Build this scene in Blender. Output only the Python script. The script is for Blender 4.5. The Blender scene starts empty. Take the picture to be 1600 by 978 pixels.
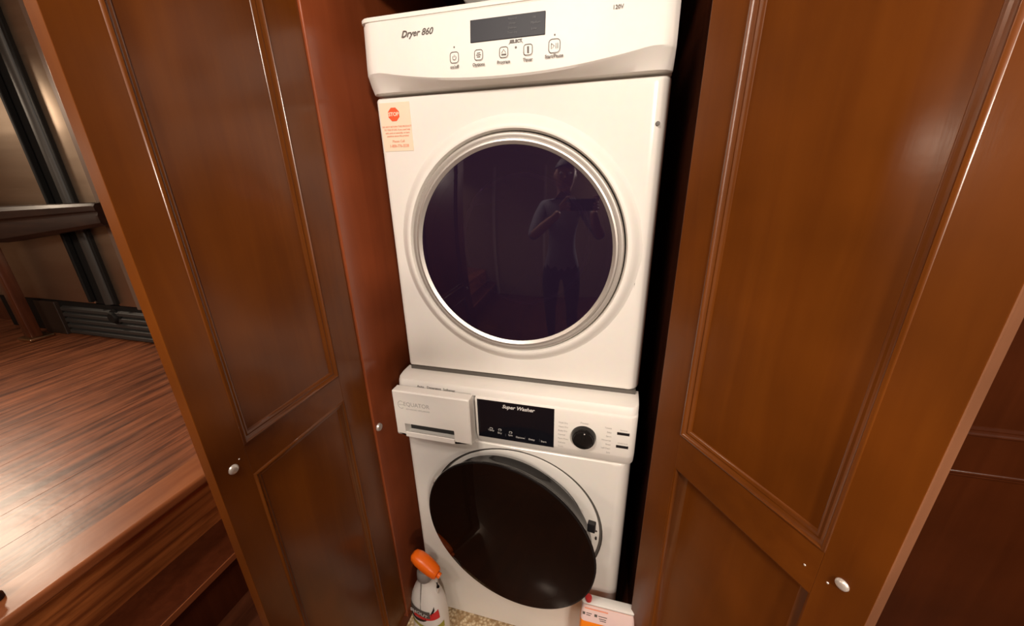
import bpy, bmesh, math, random
from mathutils import Vector, Matrix
random.seed(7)
R = math.radians
C = bpy.context.scene.collection
# ------------------------------------------------------------------ camera
cam = bpy.data.objects.new('camera', bpy.data.cameras.new('camera')); C.objects.link(cam)
CAM = Vector((0.517, -0.796, 1.457))
YAW, PITCH, ROLL, FOC = 0.2671, -0.3516, 0.0217, 585.0
rot = Matrix.Rotation(YAW, 3, 'Z') @ Matrix.Rotation(PITCH, 3, 'X') @ Matrix.Rotation(ROLL, 3, 'Y')
xax, fwd, up = rot @ Vector((1, 0, 0)), rot @ Vector((0, 1, 0)), rot @ Vector((0, 0, 1))
m = Matrix((xax, up, -fwd)).transposed().to_4x4(); m.translation = CAM
cam.matrix_world = m
cam.data.sensor_width = 36; cam.data.lens = 36 * FOC / 1600; cam.data.clip_start = 0.003
bpy.context.scene.camera = cam
# ------------------------------------------------------------------ world, lights, exposure
w = bpy.data.worlds.new('world'); bpy.context.scene.world = w; w.use_nodes = True
w.node_tree.nodes['Background'].inputs[0].default_value = (0.5, 0.32, 0.2, 1)
w.node_tree.nodes['Background'].inputs[1].default_value = 0.05
vs = bpy.context.scene.view_settings
vs.view_transform = 'Standard'; vs.look = 'None'; vs.gamma = 1; vs.use_curve_mapping = False
vs.exposure = 0.05

def lamp(name, loc, target, size, power, col, shape='DISK', spread=180):
    l = bpy.data.lights.new(name, 'AREA'); l.shape = shape; l.size = size; l.energy = power; l.color = col; l.spread = R(spread)
    o = bpy.data.objects.new(name, l); C.objects.link(o); o.location = loc
    o.rotation_euler = (Vector(target) - Vector(loc)).to_track_quat('-Z', 'Y').to_euler()
    return o
WARM = (1.0, 0.80, 0.62)
lamp('hall_ceiling_light', (0.22, -1.15, 2.36), (0.32, 0, 0.9), 0.22, 9, (1.0, 0.89, 0.78))
lamp('hall_right_fill', (1.12, -1.70, 1.95), (0.32, 0, 0.7), 0.16, 18, (1.0, 0.88, 0.765))  # added unseen fill from the right, evens out the machine fronts
lamp('riser_fill', (1.55, -2.22, 1.95), (-0.5, -0.5, 0.4), 0.16, 17, (1.0, 0.84, 0.68))  # added unseen fill that brightens the stair riser
lamp('hall_left_fill', (-0.06, -1.42, 2.32), (0.35, 0, 0.8), 0.16, 8.5, (1.0, 0.88, 0.765))  # added unseen fill from the left, evens out the machine fronts
lamp('kitchen_ceiling_light', (-3.75, 0.2, 2.1), (-1.15, -0.4, 0.5), 0.26, 5.5, (1.0, 0.80, 0.60), spread=85)
lamp('kitchen_wall_light', (-2.9, -0.98, 1.62), (-1.0, -0.5, 1.3), 0.16, 8, WARM)
lamp('fridge_fill', (-1.5, -1.9, 2.36), (-2.0, -0.6, 0.5), 0.3, 24, WARM)  # added unseen soft fill to brighten the refrigerator
# ------------------------------------------------------------------ materials
MATS = {}
def mat(name, col, rough=0.5, metal=0.0, spec=0.5, coat=0.0, coat_rough=0.1, bump=None, emit=None):
    m = bpy.data.materials.new(name); m.use_nodes = True
    b = m.node_tree.nodes['Principled BSDF']
    b.inputs['Base Color'].default_value = (*col, 1); b.inputs['Roughness'].default_value = rough
    b.inputs['Metallic'].default_value = metal; b.inputs['Specular IOR Level'].default_value = spec
    b.inputs['Coat Weight'].default_value = coat; b.inputs['Coat Roughness'].default_value = coat_rough
    N, L = m.node_tree.nodes, m.node_tree.links
    tc = N.new('ShaderNodeTexCoord')
    no = N.new('ShaderNodeTexNoise'); no.inputs['Scale'].default_value = bump[0] if bump else 60
    no.inputs['Detail'].default_value = 3
    L.new(tc.outputs['Object'], no.inputs['Vector'])
    # faint unevenness of the surface, so nothing is a dead flat colour
    mx = N.new('ShaderNodeMix'); mx.data_type = 'RGBA'; mx.blend_type = 'MULTIPLY'
    mx.inputs[6].default_value = (*col, 1); mx.inputs[0].default_value = 0.06
    L.new(no.outputs['Color'], mx.inputs[7]); L.new(mx.outputs[2], b.inputs['Base Color'])
    if bump:
        bp = N.new('ShaderNodeBump'); bp.inputs['Strength'].default_value = bump[1]; bp.inputs['Distance'].default_value = bump[2]
        L.new(no.outputs['Fac'], bp.inputs['Height']); L.new(bp.outputs['Normal'], b.inputs['Normal'])
    if emit:
        b.inputs['Emission Color'].default_value = (*emit[:3], 1); b.inputs['Emission Strength'].default_value = emit[3]
    MATS[name] = m
    return m

def wood(name, light, dark, axis='Z', scale=7.0, rough=0.3, coat=0.6, coat_rough=0.12, contrast=(0.35, 0.7), stretch=14, bump=0.12, per_object=0.0, spec=0.35, wav=0.0):
    m = bpy.data.materials.new(name); m.use_nodes = True
    N, L = m.node_tree.nodes, m.node_tree.links
    b = N['Principled BSDF']
    tc = N.new('ShaderNodeTexCoord'); mp = N.new('ShaderNodeMapping')
    s = {'X': (1, stretch, stretch), 'Y': (stretch, 1, stretch), 'Z': (stretch, stretch, 1)}[axis]
    mp.inputs['Scale'].default_value = s
    L.new(tc.outputs['Object'], mp.inputs['Vector'])
    if per_object:
        oi = N.new('ShaderNodeObjectInfo'); ad = N.new('ShaderNodeVectorMath'); ad.operation = 'MULTIPLY_ADD'
        ad.inputs[1].default_value = (17, 31, 23)
        L.new(oi.outputs['Random'], ad.inputs[0]); L.new(mp.outputs[0], ad.inputs[2]); vec = ad.outputs[0]
    else:
        vec = mp.outputs[0]
    n1 = N.new('ShaderNodeTexNoise'); n1.inputs['Scale'].default_value = scale * 0.35; n1.inputs['Detail'].default_value = 7
    n1.inputs['Roughness'].default_value = 0.6; n1.inputs['Distortion'].default_value = 0.6 + wav
    L.new(vec, n1.inputs['Vector'])
    cr = N.new('ShaderNodeValToRGB'); cr.color_ramp.elements[0].position = contrast[0]; cr.color_ramp.elements[1].position = contrast[1]
    cr.color_ramp.elements[0].color = (*dark, 1); cr.color_ramp.elements[1].color = (*light, 1)
    L.new(n1.outputs['Fac'], cr.inputs['Fac'])
    # large soft blotches of the stain
    n2 = N.new('ShaderNodeTexNoise'); n2.inputs['Scale'].default_value = 5.0; n2.inputs['Detail'].default_value = 3
    L.new(tc.outputs['Object'], n2.inputs['Vector'])
    mr = N.new('ShaderNodeMapRange'); mr.inputs[1].default_value = 0.3; mr.inputs[2].default_value = 0.7
    mr.inputs[3].default_value = 0.78; mr.inputs[4].default_value = 1.12
    L.new(n2.outputs['Fac'], mr.inputs[0])
    mu = N.new('ShaderNodeVectorMath'); mu.operation = 'SCALE'
    L.new(cr.outputs['Color'], mu.inputs[0]); L.new(mr.outputs[0], mu.inputs['Scale'])
    out = mu.outputs[0]
    if per_object:
        m3 = N.new('ShaderNodeMapRange'); m3.inputs[3].default_value = 1 - per_object; m3.inputs[4].default_value = 1 + per_object
        L.new(oi.outputs['Random'], m3.inputs[0])
        mv = N.new('ShaderNodeVectorMath'); mv.operation = 'SCALE'
        L.new(out, mv.inputs[0]); L.new(m3.outputs[0], mv.inputs['Scale']); out = mv.outputs[0]
    L.new(out, b.inputs['Base Color'])
    b.inputs['Roughness'].default_value = rough; b.inputs['Coat Weight'].default_value = coat
    b.inputs['Coat Roughness'].default_value = coat_rough; b.inputs['Specular IOR Level'].default_value = spec
    # grain relief and the lacquer's slight ripple
    n3 = N.new('ShaderNodeTexNoise'); n3.inputs['Scale'].default_value = 9; n3.inputs['Detail'].default_value = 4
    L.new(tc.outputs['Object'], n3.inputs['Vector'])
    am = N.new('ShaderNodeMath'); am.operation = 'MULTIPLY_ADD'; am.inputs[1].default_value = 0.25
    L.new(n1.outputs['Fac'], am.inputs[0]); L.new(n3.outputs['Fac'], am.inputs[2])
    bp = N.new('ShaderNodeBump'); bp.inputs['Strength'].default_value = bump; bp.inputs['Distance'].default_value = 0.006
    L.new(am.outputs[0], bp.inputs['Height']); L.new(bp.outputs['Normal'], b.inputs['Normal']); L.new(bp.outputs['Normal'], b.inputs['Coat Normal'])
    return m

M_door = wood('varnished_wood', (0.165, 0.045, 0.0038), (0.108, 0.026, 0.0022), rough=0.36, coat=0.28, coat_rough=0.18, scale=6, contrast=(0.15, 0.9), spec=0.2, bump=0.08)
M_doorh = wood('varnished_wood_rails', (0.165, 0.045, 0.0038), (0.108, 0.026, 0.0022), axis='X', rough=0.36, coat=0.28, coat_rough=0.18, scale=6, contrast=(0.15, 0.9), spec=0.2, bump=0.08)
M_panelling = wood('shade_darkened_panelling_wood', (0.085, 0.019, 0.004), (0.055, 0.011, 0.002), rough=0.34, coat=0.4, coat_rough=0.17, scale=6, contrast=(0.15, 0.9))  # darker tone puts the shade behind the open door into the colour
M_mold = wood('varnished_molding_wood', (0.150, 0.041, 0.0042), (0.110, 0.028, 0.003), rough=0.30, coat=0.35, coat_rough=0.14, scale=6, contrast=(0.15, 0.9), bump=0.05)
M_edge = wood('lighter_door_edge_wood', (0.34, 0.15, 0.075), (0.26, 0.105, 0.05), rough=0.4, coat=0.3, scale=6, contrast=(0.15, 0.9))  # lighter wood tone for the free edge of the door
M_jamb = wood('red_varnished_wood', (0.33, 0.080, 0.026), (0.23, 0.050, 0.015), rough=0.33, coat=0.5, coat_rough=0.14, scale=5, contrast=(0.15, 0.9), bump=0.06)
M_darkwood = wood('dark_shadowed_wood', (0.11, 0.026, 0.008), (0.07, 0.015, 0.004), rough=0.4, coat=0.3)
M_dkrail = wood('dark_rail_wood', (0.030, 0.012, 0.007), (0.016, 0.006, 0.004), axis='X', rough=0.5, coat=0.06, coat_rough=0.2, spec=0.25)
M_post = wood('rail_post_wood', (0.12, 0.035, 0.014), (0.06, 0.016, 0.007), rough=0.35, coat=0.4)
M_plank = wood('floor_plank_wood', (0.40, 0.135, 0.056), (0.10, 0.027, 0.011), axis='Y', scale=7, rough=0.40, coat=0.4, coat_rough=0.30, contrast=(0.36, 0.66), stretch=13, per_object=0.06, bump=0.25)
M_hallfloor = wood('hall_floor_wood', (0.15, 0.045, 0.018), (0.07, 0.02, 0.009), axis='Y', scale=6, rough=0.4, coat=0.3)
M_nose = wood('stair_nosing_wood', (0.42, 0.145, 0.052), (0.30, 0.09, 0.030), axis='Y', scale=6, rough=0.4, coat=0.35, coat_rough=0.25)
M_riser = wood('stair_riser_wood', (0.58, 0.19, 0.050), (0.20, 0.052, 0.014), axis='Y', scale=7, rough=0.4, coat=0.3, contrast=(0.36, 0.64), stretch=12)
M_white = mat('white_enamel', (0.80, 0.765, 0.715), 0.22, coat=0.3, coat_rough=0.08)
M_white2 = mat('white_plastic', (0.80, 0.765, 0.715), 0.46, spec=0.4)
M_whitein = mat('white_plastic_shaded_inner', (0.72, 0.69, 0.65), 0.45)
M_silver = mat('brushed_silver', (0.66, 0.63, 0.59), 0.42, metal=0.75)
M_black = mat('black_gloss_plastic', (0.010, 0.009, 0.009), 0.14, spec=0.35)
M_blackm = mat('black_matt_plastic', (0.012, 0.011, 0.012), 0.38)
M_disp = mat('black_display_glass', (0.006, 0.006, 0.009), 0.12)
M_disp2 = mat('grey_display_glass', (0.024, 0.025, 0.033), 0.45, spec=0.25)
M_ink = mat('dark_grey_print', (0.10, 0.085, 0.075), 0.5)
M_inkl = mat('pale_grey_print', (0.42, 0.40, 0.38), 0.5)
M_lit = mat('white_print', (0.62, 0.60, 0.58), 0.5)
M_dim = mat('grey_print_on_display', (0.10, 0.10, 0.11), 0.5)
M_stick = mat('cream_sticker_paper', (0.78, 0.66, 0.50), 0.5)
M_redp = mat('orange_red_print', (0.80, 0.10, 0.03), 0.5)
M_pinkp = mat('faded_orange_print', (0.78, 0.30, 0.19), 0.5)
M_seam = mat('dark_seam_fill', (0.10, 0.09, 0.08), 0.6)
M_rubber = mat('grey_door_gasket', (0.16, 0.155, 0.15), 0.5)
M_drum = mat('steel_drum', (0.35, 0.34, 0.36), 0.35, metal=0.8)
M_chrome = mat('polished_catch_metal', (0.85, 0.80, 0.74), 0.32, metal=0.6)
M_brass = mat('brass_foot', (0.55, 0.36, 0.20), 0.3, metal=1.0)
M_orange = mat('orange_plastic', (0.95, 0.16, 0.008), 0.35)
M_orange2 = mat('orange_detergent_plastic', (0.92, 0.24, 0.012), 0.3)
M_trig = mat('grey_trigger_plastic', (0.22, 0.20, 0.19), 0.4)
M_bottle = mat('white_bottle_plastic', (0.76, 0.73, 0.69), 0.3)
M_green = mat('olive_green_label', (0.34, 0.31, 0.04), 0.4)
M_red = mat('red_label', (0.60, 0.03, 0.03), 0.4)
M_bagp = mat('pale_plastic_bag', (0.50, 0.52, 0.52), 0.25, bump=(30, 0.6, 0.01))
M_pink = mat('pale_pink_label', (0.78, 0.58, 0.55), 0.4)
M_wall = mat('warm_painted_wall', (0.42, 0.30, 0.20), 0.7)
M_ceil = mat('warm_white_ceiling', (0.60, 0.50, 0.40), 0.8)
M_grille = mat('dark_grey_grille', (0.028, 0.028, 0.028), 0.5)
M_char = mat('charcoal_handle_trim', (0.008, 0.008, 0.008), 0.6, spec=0.2)
M_charl = mat('grey_handle_bar', (0.035, 0.033, 0.031), 0.45)
M_skin = mat('skin', (0.52, 0.28, 0.19), 0.5)
M_shirt = mat('grey_shirt_cloth', (0.30, 0.30, 0.34), 0.85)
M_jean = mat('dark_trouser_cloth', (0.03, 0.035, 0.05), 0.9)
M_hair = mat('dark_brown_hair', (0.03, 0.018, 0.010), 0.6)

def steel_mat():
    m = bpy.data.materials.new('brushed_stainless_steel'); m.use_nodes = True
    N, L = m.node_tree.nodes, m.node_tree.links; b = N['Principled BSDF']
    b.inputs['Metallic'].default_value = 1; b.inputs['Base Color'].default_value = (0.46, 0.35, 0.26, 1)
    tc = N.new('ShaderNodeTexCoord'); mp = N.new('ShaderNodeMapping'); mp.inputs['Scale'].default_value = (1.5, 1, 160)
    no = N.new('ShaderNodeTexNoise'); no.inputs['Scale'].default_value = 2; no.inputs['Detail'].default_value = 4
    L.new(tc.outputs['Object'], mp.inputs[0]); L.new(mp.outputs[0], no.inputs[0])
    mr = N.new('ShaderNodeMapRange'); mr.inputs[3].default_value = 0.36; mr.inputs[4].default_value = 0.50
    L.new(no.outputs['Fac'], mr.inputs[0]); L.new(mr.outputs[0], b.inputs['Roughness'])
    n2 = N.new('ShaderNodeTexNoise'); n2.inputs['Scale'].default_value = 1; n2.inputs['Detail'].default_value = 1
    m2 = N.new('ShaderNodeMapping'); m2.inputs['Scale'].default_value = (0.6, 1, 7)
    L.new(tc.outputs['Object'], m2.inputs[0]); L.new(m2.outputs[0], n2.inputs[0])
    bp = N.new('ShaderNodeBump'); bp.inputs['Strength'].default_value = 0.35; bp.inputs['Distance'].default_value = 0.02
    L.new(n2.outputs['Fac'], bp.inputs['Height']); L.new(bp.outputs['Normal'], b.inputs['Normal'])
    return m
M_steel = steel_mat()

def glass_mat(name, tint, refl=(1.0, 0.95, 1.0), ior=1.5, body=(0.0, 0.0, 0.0)):
    """tinted window glass: see-through and mirror-like after its Fresnel curve"""
    m = bpy.data.materials.new(name); m.use_nodes = True
    N, L = m.node_tree.nodes, m.node_tree.links
    for n in list(N): N.remove(n)
    o = N.new('ShaderNodeOutputMaterial'); mx = N.new('ShaderNodeMixShader'); fr = N.new('ShaderNodeFresnel'); fr.inputs[0].default_value = ior
    t = N.new('ShaderNodeBsdfTransparent'); t.inputs[0].default_value = (*tint, 1)
    g = N.new('ShaderNodeBsdfGlossy'); g.inputs['Roughness'].default_value = 0.03; g.inputs[0].default_value = (*refl, 1)
    df = N.new('ShaderNodeBsdfDiffuse'); df.inputs[0].default_value = (*body, 1); m0 = N.new('ShaderNodeMixShader'); m0.inputs[0].default_value = 0.55
    L.new(t.outputs[0], m0.inputs[1]); L.new(df.outputs[0], m0.inputs[2])
    L.new(fr.outputs[0], mx.inputs[0]); L.new(m0.outputs[0], mx.inputs[1]); L.new(g.outputs[0], mx.inputs[2]); L.new(mx.outputs[0], o.inputs[0])
    return m
M_glass = glass_mat('dark_violet_glass', (0.34, 0.24, 0.40), ior=1.75, body=(0.022, 0.012, 0.034))
M_glassw = glass_mat('smoked_brown_glass', (0.20, 0.15, 0.12), refl=(0.62, 0.56, 0.50), ior=1.45, body=(0.012, 0.006, 0.004))

def rug_mat():
    m = bpy.data.materials.new('woven_rug'); m.use_nodes = True
    N, L = m.node_tree.nodes, m.node_tree.links; b = N['Principled BSDF']; b.inputs['Roughness'].default_value = 0.95
    tc = N.new('ShaderNodeTexCoord'); vo = N.new('ShaderNodeTexVoronoi'); vo.inputs['Scale'].default_value = 110
    L.new(tc.outputs['Object'], vo.inputs['Vector'])
    cr = N.new('ShaderNodeValToRGB'); cr.color_ramp.elements[0].color = (0.80, 0.66, 0.44, 1); cr.color_ramp.elements[1].color = (0.34, 0.22, 0.11, 1)
    cr.color_ramp.elements[1].position = 0.7
    L.new(vo.outputs['Distance'], cr.inputs[0]); L.new(cr.outputs[0], b.inputs['Base Color'])
    bp = N.new('ShaderNodeBump'); bp.inputs['Distance'].default_value = 0.003; bp.invert = True
    L.new(vo.outputs['Distance'], bp.inputs['Height']); L.new(bp.outputs['Normal'], b.inputs['Normal'])
    return m
M_rug = rug_mat()
# ------------------------------------------------------------------ helpers
ORG = {}
def tag(o, label=None, cat=None, group=None, kind=None):
    if label: o['label'] = label
    if cat: o['category'] = cat
    if group: o['group'] = group
    if kind: o['kind'] = kind
    return o
def empty(name, loc, label=None, cat=None, group=None, kind=None):
    o = bpy.data.objects.new(name, None); C.objects.link(o); o.location = loc; o.empty_display_size = 0.05
    ORG[o.name] = Vector(loc)
    return tag(o, label, cat, group, kind)
def obj(name, bm, m, parent=None, smooth=None, label=None, kind=None, org=None):
    """links the bmesh (world coordinates) as one mesh object, its origin at its thing's base"""
    o_ = ORG[parent.name] if parent else Vector(org or (0, 0, 0))
    bmesh.ops.translate(bm, verts=bm.verts, vec=-o_)
    bmesh.ops.recalc_face_normals(bm, faces=bm.faces)
    me = bpy.data.meshes.new(name); bm.to_mesh(me); bm.free()
    me.materials.append(m)
    if smooth is not None:
        for p in me.polygons: p.use_smooth = True
        me.set_sharp_from_angle(angle=R(smooth))
    o = bpy.data.objects.new(name, me); C.objects.link(o)
    ORG[o.name] = o_
    if parent: o.parent = parent
    else: o.location = o_
    return tag(o, label, None, None, kind)
def box(bm, x0, x1, y0, y1, z0, z1, bev=0, seg=2, M=None):
    g = bmesh.ops.create_cube(bm, size=1)
    vs_ = g['verts']
    for v in vs_: v.co = Vector(((x0 + x1) / 2 + v.co.x * (x1 - x0), (y0 + y1) / 2 + v.co.y * (y1 - y0), (z0 + z1) / 2 + v.co.z * (z1 - z0)))
    if bev:
        es = list({e for v in vs_ for e in v.link_edges})
        r_ = bmesh.ops.bevel(bm, geom=es, offset=bev, segments=seg, affect='EDGES', profile=0.5)
        vs_ = list({v for f in r_['faces'] for v in f.verts} | {v for v in vs_ if v.is_valid})
    if M is not None: bmesh.ops.transform(bm, matrix=M, verts=vs_)
    return bm
def nb(): return bmesh.new()
def bx(*a, **k): return box(nb(), *a, **k)
def loft(bm, rings, closed=True, cap0=False, cap1=False):
    vr = [[bm.verts.new(p) for p in r] for r in rings]
    n = len(vr[0])
    for a, b in zip(vr, vr[1:]):
        for i in range(n if closed else n - 1):
            j = (i + 1) % n
            try: bm.faces.new((a[i], a[j], b[j], b[i]))
            except ValueError: pass
    if cap0: bm.faces.new(vr[0])
    if cap1: bm.faces.new(vr[-1])
    return bm
def lathe(bm, prof, M, n=72, cap0=False, cap1=False):
    """profile of (radius, height) turned about local Z of M"""
    rings = [[M @ Vector((r * math.cos(2 * math.pi * i / n), r * math.sin(2 * math.pi * i / n), h)) for i in range(n)] for r, h in prof]
    return loft(bm, rings, True, cap0, cap1)
def axis_m(c, d, roll=0):
    d = Vector(d).normalized(); q = Vector((0, 0, 1)).rotation_difference(d)
    return Matrix.Translation(Vector(c)) @ q.to_matrix().to_4x4()
def tube(bm, pts, rad, n=12, cap=True):
    rings = []; pts = [Vector(p) for p in pts]
    for i, p in enumerate(pts):
        d = (pts[min(i + 1, len(pts) - 1)] - pts[max(i - 1, 0)]).normalized()
        u = d.cross(Vector((0, 0, 1)));  u = u if u.length > 1e-3 else d.cross(Vector((0, 1, 0)))
        u.normalize(); v = d.cross(u)
        r_ = rad[i] if isinstance(rad, (list, tuple)) else rad
        rings.append([p + (u * math.cos(2 * math.pi * k / n) + v * math.sin(2 * math.pi * k / n)) * r_ for k in range(n)])
    return loft(bm, rings, True, cap, cap)
def rrect(x0, x1, z0, z1, rad, ne=8, nc=5):
    """outline points of a rounded rectangle, always the same count"""
    P = []
    cs = [(x1 - rad, z1 - rad, 0), (x0 + rad, z1 - rad, 90), (x0 + rad, z0 + rad, 180), (x1 - rad, z0 + rad, 270)]
    for k, (cx, cz, a0) in enumerate(cs):
        arc = [(cx + rad * math.cos(R(a0 + 90 * i / nc)), cz + rad * math.sin(R(a0 + 90 * i / nc))) for i in range(nc + 1)]
        P += arc
        nx, nz, na = cs[(k + 1) % 4]
        q = (nx + rad * math.cos(R(na)), nz + rad * math.sin(R(na)))
        for i in range(1, ne): P.append((arc[-1][0] + (q[0] - arc[-1][0]) * i / ne, arc[-1][1] + (q[1] - arc[-1][1]) * i / ne))
    return P
rrect_ = rrect
def text(name, s, loc, size, m, parent, tilt=0.0, shear=0.0, align='CENTER', yaw=0.0, bold=0.0, sx=1.0, M=None):
    cu = bpy.data.curves.new(name, 'FONT'); cu.body = s; cu.size = size; cu.shear = shear; cu.align_x = align; cu.align_y = 'CENTER'
    cu.extrude = 0.0001; cu.offset = bold; cu.resolution_u = 3; cu.materials.append(m)
    tmp = bpy.data.objects.new(name, cu); me = bpy.data.meshes.new_from_object(tmp); me.name = name
    if not me.materials: me.materials.append(m)
    bpy.data.objects.remove(tmp); bpy.data.curves.remove(cu)
    o = bpy.data.objects.new(name, me); C.objects.link(o); o.parent = parent
    o.location = Vector(loc) - ORG[parent.name]
    o.rotation_euler = (R(90) - tilt, 0, yaw); o.scale = (sx, 1, 1)
    ORG[o.name] = Vector(loc)
    return o

# ================================================================== STRUCTURE
FZ = 0.085                       # closet and hall floor
RZ = 0.50                        # raised kitchen floor
CZ = 2.42                        # ceiling
obj('floor', bx(-0.66, 2.0, -2.4, 0.80, 0.0, FZ), M_hallfloor, kind='structure')
obj('ceiling', bx(-4.7, 2.0, -2.4, 0.80, CZ, CZ + 0.05), M_ceil, kind='structure')
obj('wall_back', bx(-4.7, 2.0, -2.45, -2.4, 0, CZ), M_wall, kind='structure')
obj('trim_1', bx(0.185, 0.215, -2.40, -2.37, FZ, 2.1), M_ceil, kind='structure')
obj('trim_2', bx(-0.62, -0.585, -2.40, -2.37, FZ, 2.1), M_ceil, kind='structure')
obj('wall_left', bx(-4.75, -4.7, -2.4, 0.80, 0, CZ), M_wall, kind='structure')
obj('wall_right', bx(2.0, 2.05, -2.4, 0.80, 0, CZ), M_darkwood, kind='structure')
obj('wall_front', bx(-4.7, 2.0, 0.80, 0.85, 0, CZ), M_darkwood, kind='structure')
# closet shell
cl = empty('wall_closet', (-0.06, -0.1, FZ), kind='structure')
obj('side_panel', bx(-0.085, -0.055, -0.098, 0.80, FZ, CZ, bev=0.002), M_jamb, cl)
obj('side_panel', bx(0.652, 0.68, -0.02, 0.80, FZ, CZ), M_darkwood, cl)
obj('shade_board', bx(-0.055, 0.652, 0.0, 0.02, 1.86, CZ), M_darkwood, cl)  # unseen board added to keep lamp light out of the closet top
obj('shade_shelf', bx(-0.055, 0.652, 0.02, 0.80, 1.98, 2.0), M_darkwood, cl)  # unseen board added to shade the space above the dryer
cj = lathe(nb(), [(0.0001, 0.004), (0.005, 0.0050), (0.0095, 0.0045), (0.0110, 0.0)], axis_m((-0.055, -0.082, 0.832), (1, 0, 0)), 20)
obj('catch', cj, M_chrome, cl, 40, label='small round metal catch on the closet side panel')

# raised floor planks (running along Y)
fl = empty('floor', (-0.85, -2.4, RZ), kind='structure')
obj('subfloor', bx(-4.7, -0.83, -2.4, 0.80, 0.0, RZ - 0.012), M_darkwood, fl)
px = -0.925; k = 0
while px > -4.6:
    wdt = 0.165
    y = -2.4 + (0.53 * k) % 1.1 - 1.1; y = -2.6
    while y < 0.8:
        y1 = min(y + 3.5, 0.80); y0 = max(y, -2.4)
        if y1 - y0 > 0.04 and not (y1 < -1.3):
            obj('plank', bx(px - wdt + 0.0003, px - 0.0003, y0 + 0.0007, y1 - 0.0007, RZ - 0.012, RZ + random.uniform(-0.0002, 0.0002), bev=0.0006, seg=1), M_plank, fl)
        y += 3.5
    px -= wdt; k += 1
obj('subfloor', bx(-4.7, -0.93, -2.4, -1.3, RZ - 0.012, RZ - 0.001), M_plank, fl)

# two steps going down to the hall
st = empty('staircase', (-0.80, -1.3, FZ), kind='structure')
def nosing(x_in, x_out, z, h, m, name):
    q = min(0.010, h * 0.4)
    P = [(x_in, z - h), (x_out - q, z - h)]
    for i in range(5):
        a = -math.pi / 2 + math.pi / 2 * i / 4
        P.append((x_out - q + q * math.cos(a), z - h + q + q * math.sin(a)))
    for i in range(5):
        a = math.pi / 2 * i / 4
        P.append((x_out - q + q * math.cos(a), z - q + q * math.sin(a)))
    P.append((x_out - q - 0.001, z)); P.append((x_in, z))
    rings = [[Vector((x, yy, zz)) for x, zz in P] for yy in (-2.4, 0.25)]
    return obj(name, loft(nb(), rings, True, True, True), m, st, 35)
nosing(-0.9255, -0.800, RZ + 0.0015, 0.036, M_nose, 'nosing')
obj('riser', bx(-0.835, -0.815, -2.4, 0.25, 0.285, RZ - 0.036), M_riser, st)
nosing(-0.83, -0.640, 0.285, 0.024, M_darkwood, 'tread')
obj('nosing', bx(-0.6425, -0.6385, -2.4, 0.25, 0.262, 0.2855, bev=0.0015), M_nose, st)  # lighter strip added as a painted highlight along the lower tread's edge
obj('riser', bx(-0.67, -0.655, -2.4, 0.25, FZ, 0.261), M_darkwood, st)
# ================================================================== CLOSET DOORS
def rect_mold(bm, s0, s1, z0, z1, T, prof):
    rings = []
    for ins, h in prof:
        rings.append([T(s, h, z) for s, z in ((s0 + ins, z0 + ins), (s1 - ins, z0 + ins), (s1 - ins, z1 - ins), (s0 + ins, z1 - ins))])
    return loft(bm, rings, True)
PROF = [(-0.001, -0.0006), (0.001, 0.0022), (0.0035, 0.0030), (0.0065, -0.0006), (0.0100, -0.0030), (0.0125, -0.0022), (0.0150, -0.0040), (0.0180, -0.0078)]
def panel_door(root, hx, hy, d, n, wid, th, z0, z1, sa, sb, rz0, rz1, top, mstile=M_door, mrail=M_doorh, low=0.15, deep=0.0, edge=None, mmold=None):
    d = Vector((*d, 0)).normalized(); n = Vector((*n, 0)).normalized(); H = Vector((hx, hy, 0))
    T = lambda s, h, z: H + d * s + n * h + Vector((0, 0, z))
    def slab(name, s0, s1, h0, h1, a, b, m, bev=0.0006):
        bm = bx(s0, s1, h0, h1, a, b, bev=bev, seg=2)
        for v in bm.verts: v.co = T(v.co.x, v.co.y, v.co.z)
        return obj(name, bm, m, root)
    slab('stile', 0, sa, -th, 0, z0, z1, mstile); slab('stile', sb, wid, -th, 0, z0, z1, mstile)
    slab('rail', sa, sb, -th, 0, z0, low, mrail); slab('rail', sa, sb, -th, 0, rz0, rz1, mrail); slab('rail', sa, sb, -th, 0, top, z1, mrail)
    for a, b in ((low, rz0), (rz1, top)):
        dp = deep if a == low else 0.0
        slab('panel', sa - 0.002, sb + 0.002, -th + 0.002, -0.0075 - dp, a - 0.002, b + 0.002, mstile, 0)
        pf = PROF if not dp else [(-0.001, -0.0006), (0.002, -0.001), (0.004, -0.009), (0.020, -0.0080 - dp)]
        obj('molding', rect_mold(nb(), sa, sb, a, b, T, pf), mmold or mrail, root, 50)
    if edge: obj('edge_strip', (lambda bm: ([setattr(v, 'co', T(v.co.x, v.co.y, v.co.z)) for v in bm.verts], bm)[1])(bx(wid, wid + 0.0012, -th + 0.0005, -0.0005, z0, z1)), edge, root, label='lighter wood edge')
    return T
def button(T, s, z, r, root, m=M_chrome, name='catch', label=None, h=0.004):
    o = T(s, 0, z); nn = (T(s, 1, z) - o)
    bm = lathe(nb(), [(0.0001, h), (r * 0.3, h * 1.05), (r * 0.7, h * 0.9), (r * 0.95, h * 0.45), (r, 0)], axis_m(o, nn), 20)
    return obj(name, bm, m, root, 40, label=label)
d1 = empty('door_1', (-0.06, -0.10, 0.11), 'varnished brown wooden closet door standing open beside the staircase', None, kind='structure')
T1 = panel_door(d1, -0.06, -0.100, (0, -1), (1, 0), 0.372, 0.020, 0.11, 2.15, 0.080, 0.316, 0.978, 1.040, 2.07, mmold=M_mold)
button(T1, 0.343, 1.013, 0.0085, d1, label='small round metal catch')
button(T1, 0.330, 1.023, 0.0014, d1, name='screw', h=0.001)
a = R(35)
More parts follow.
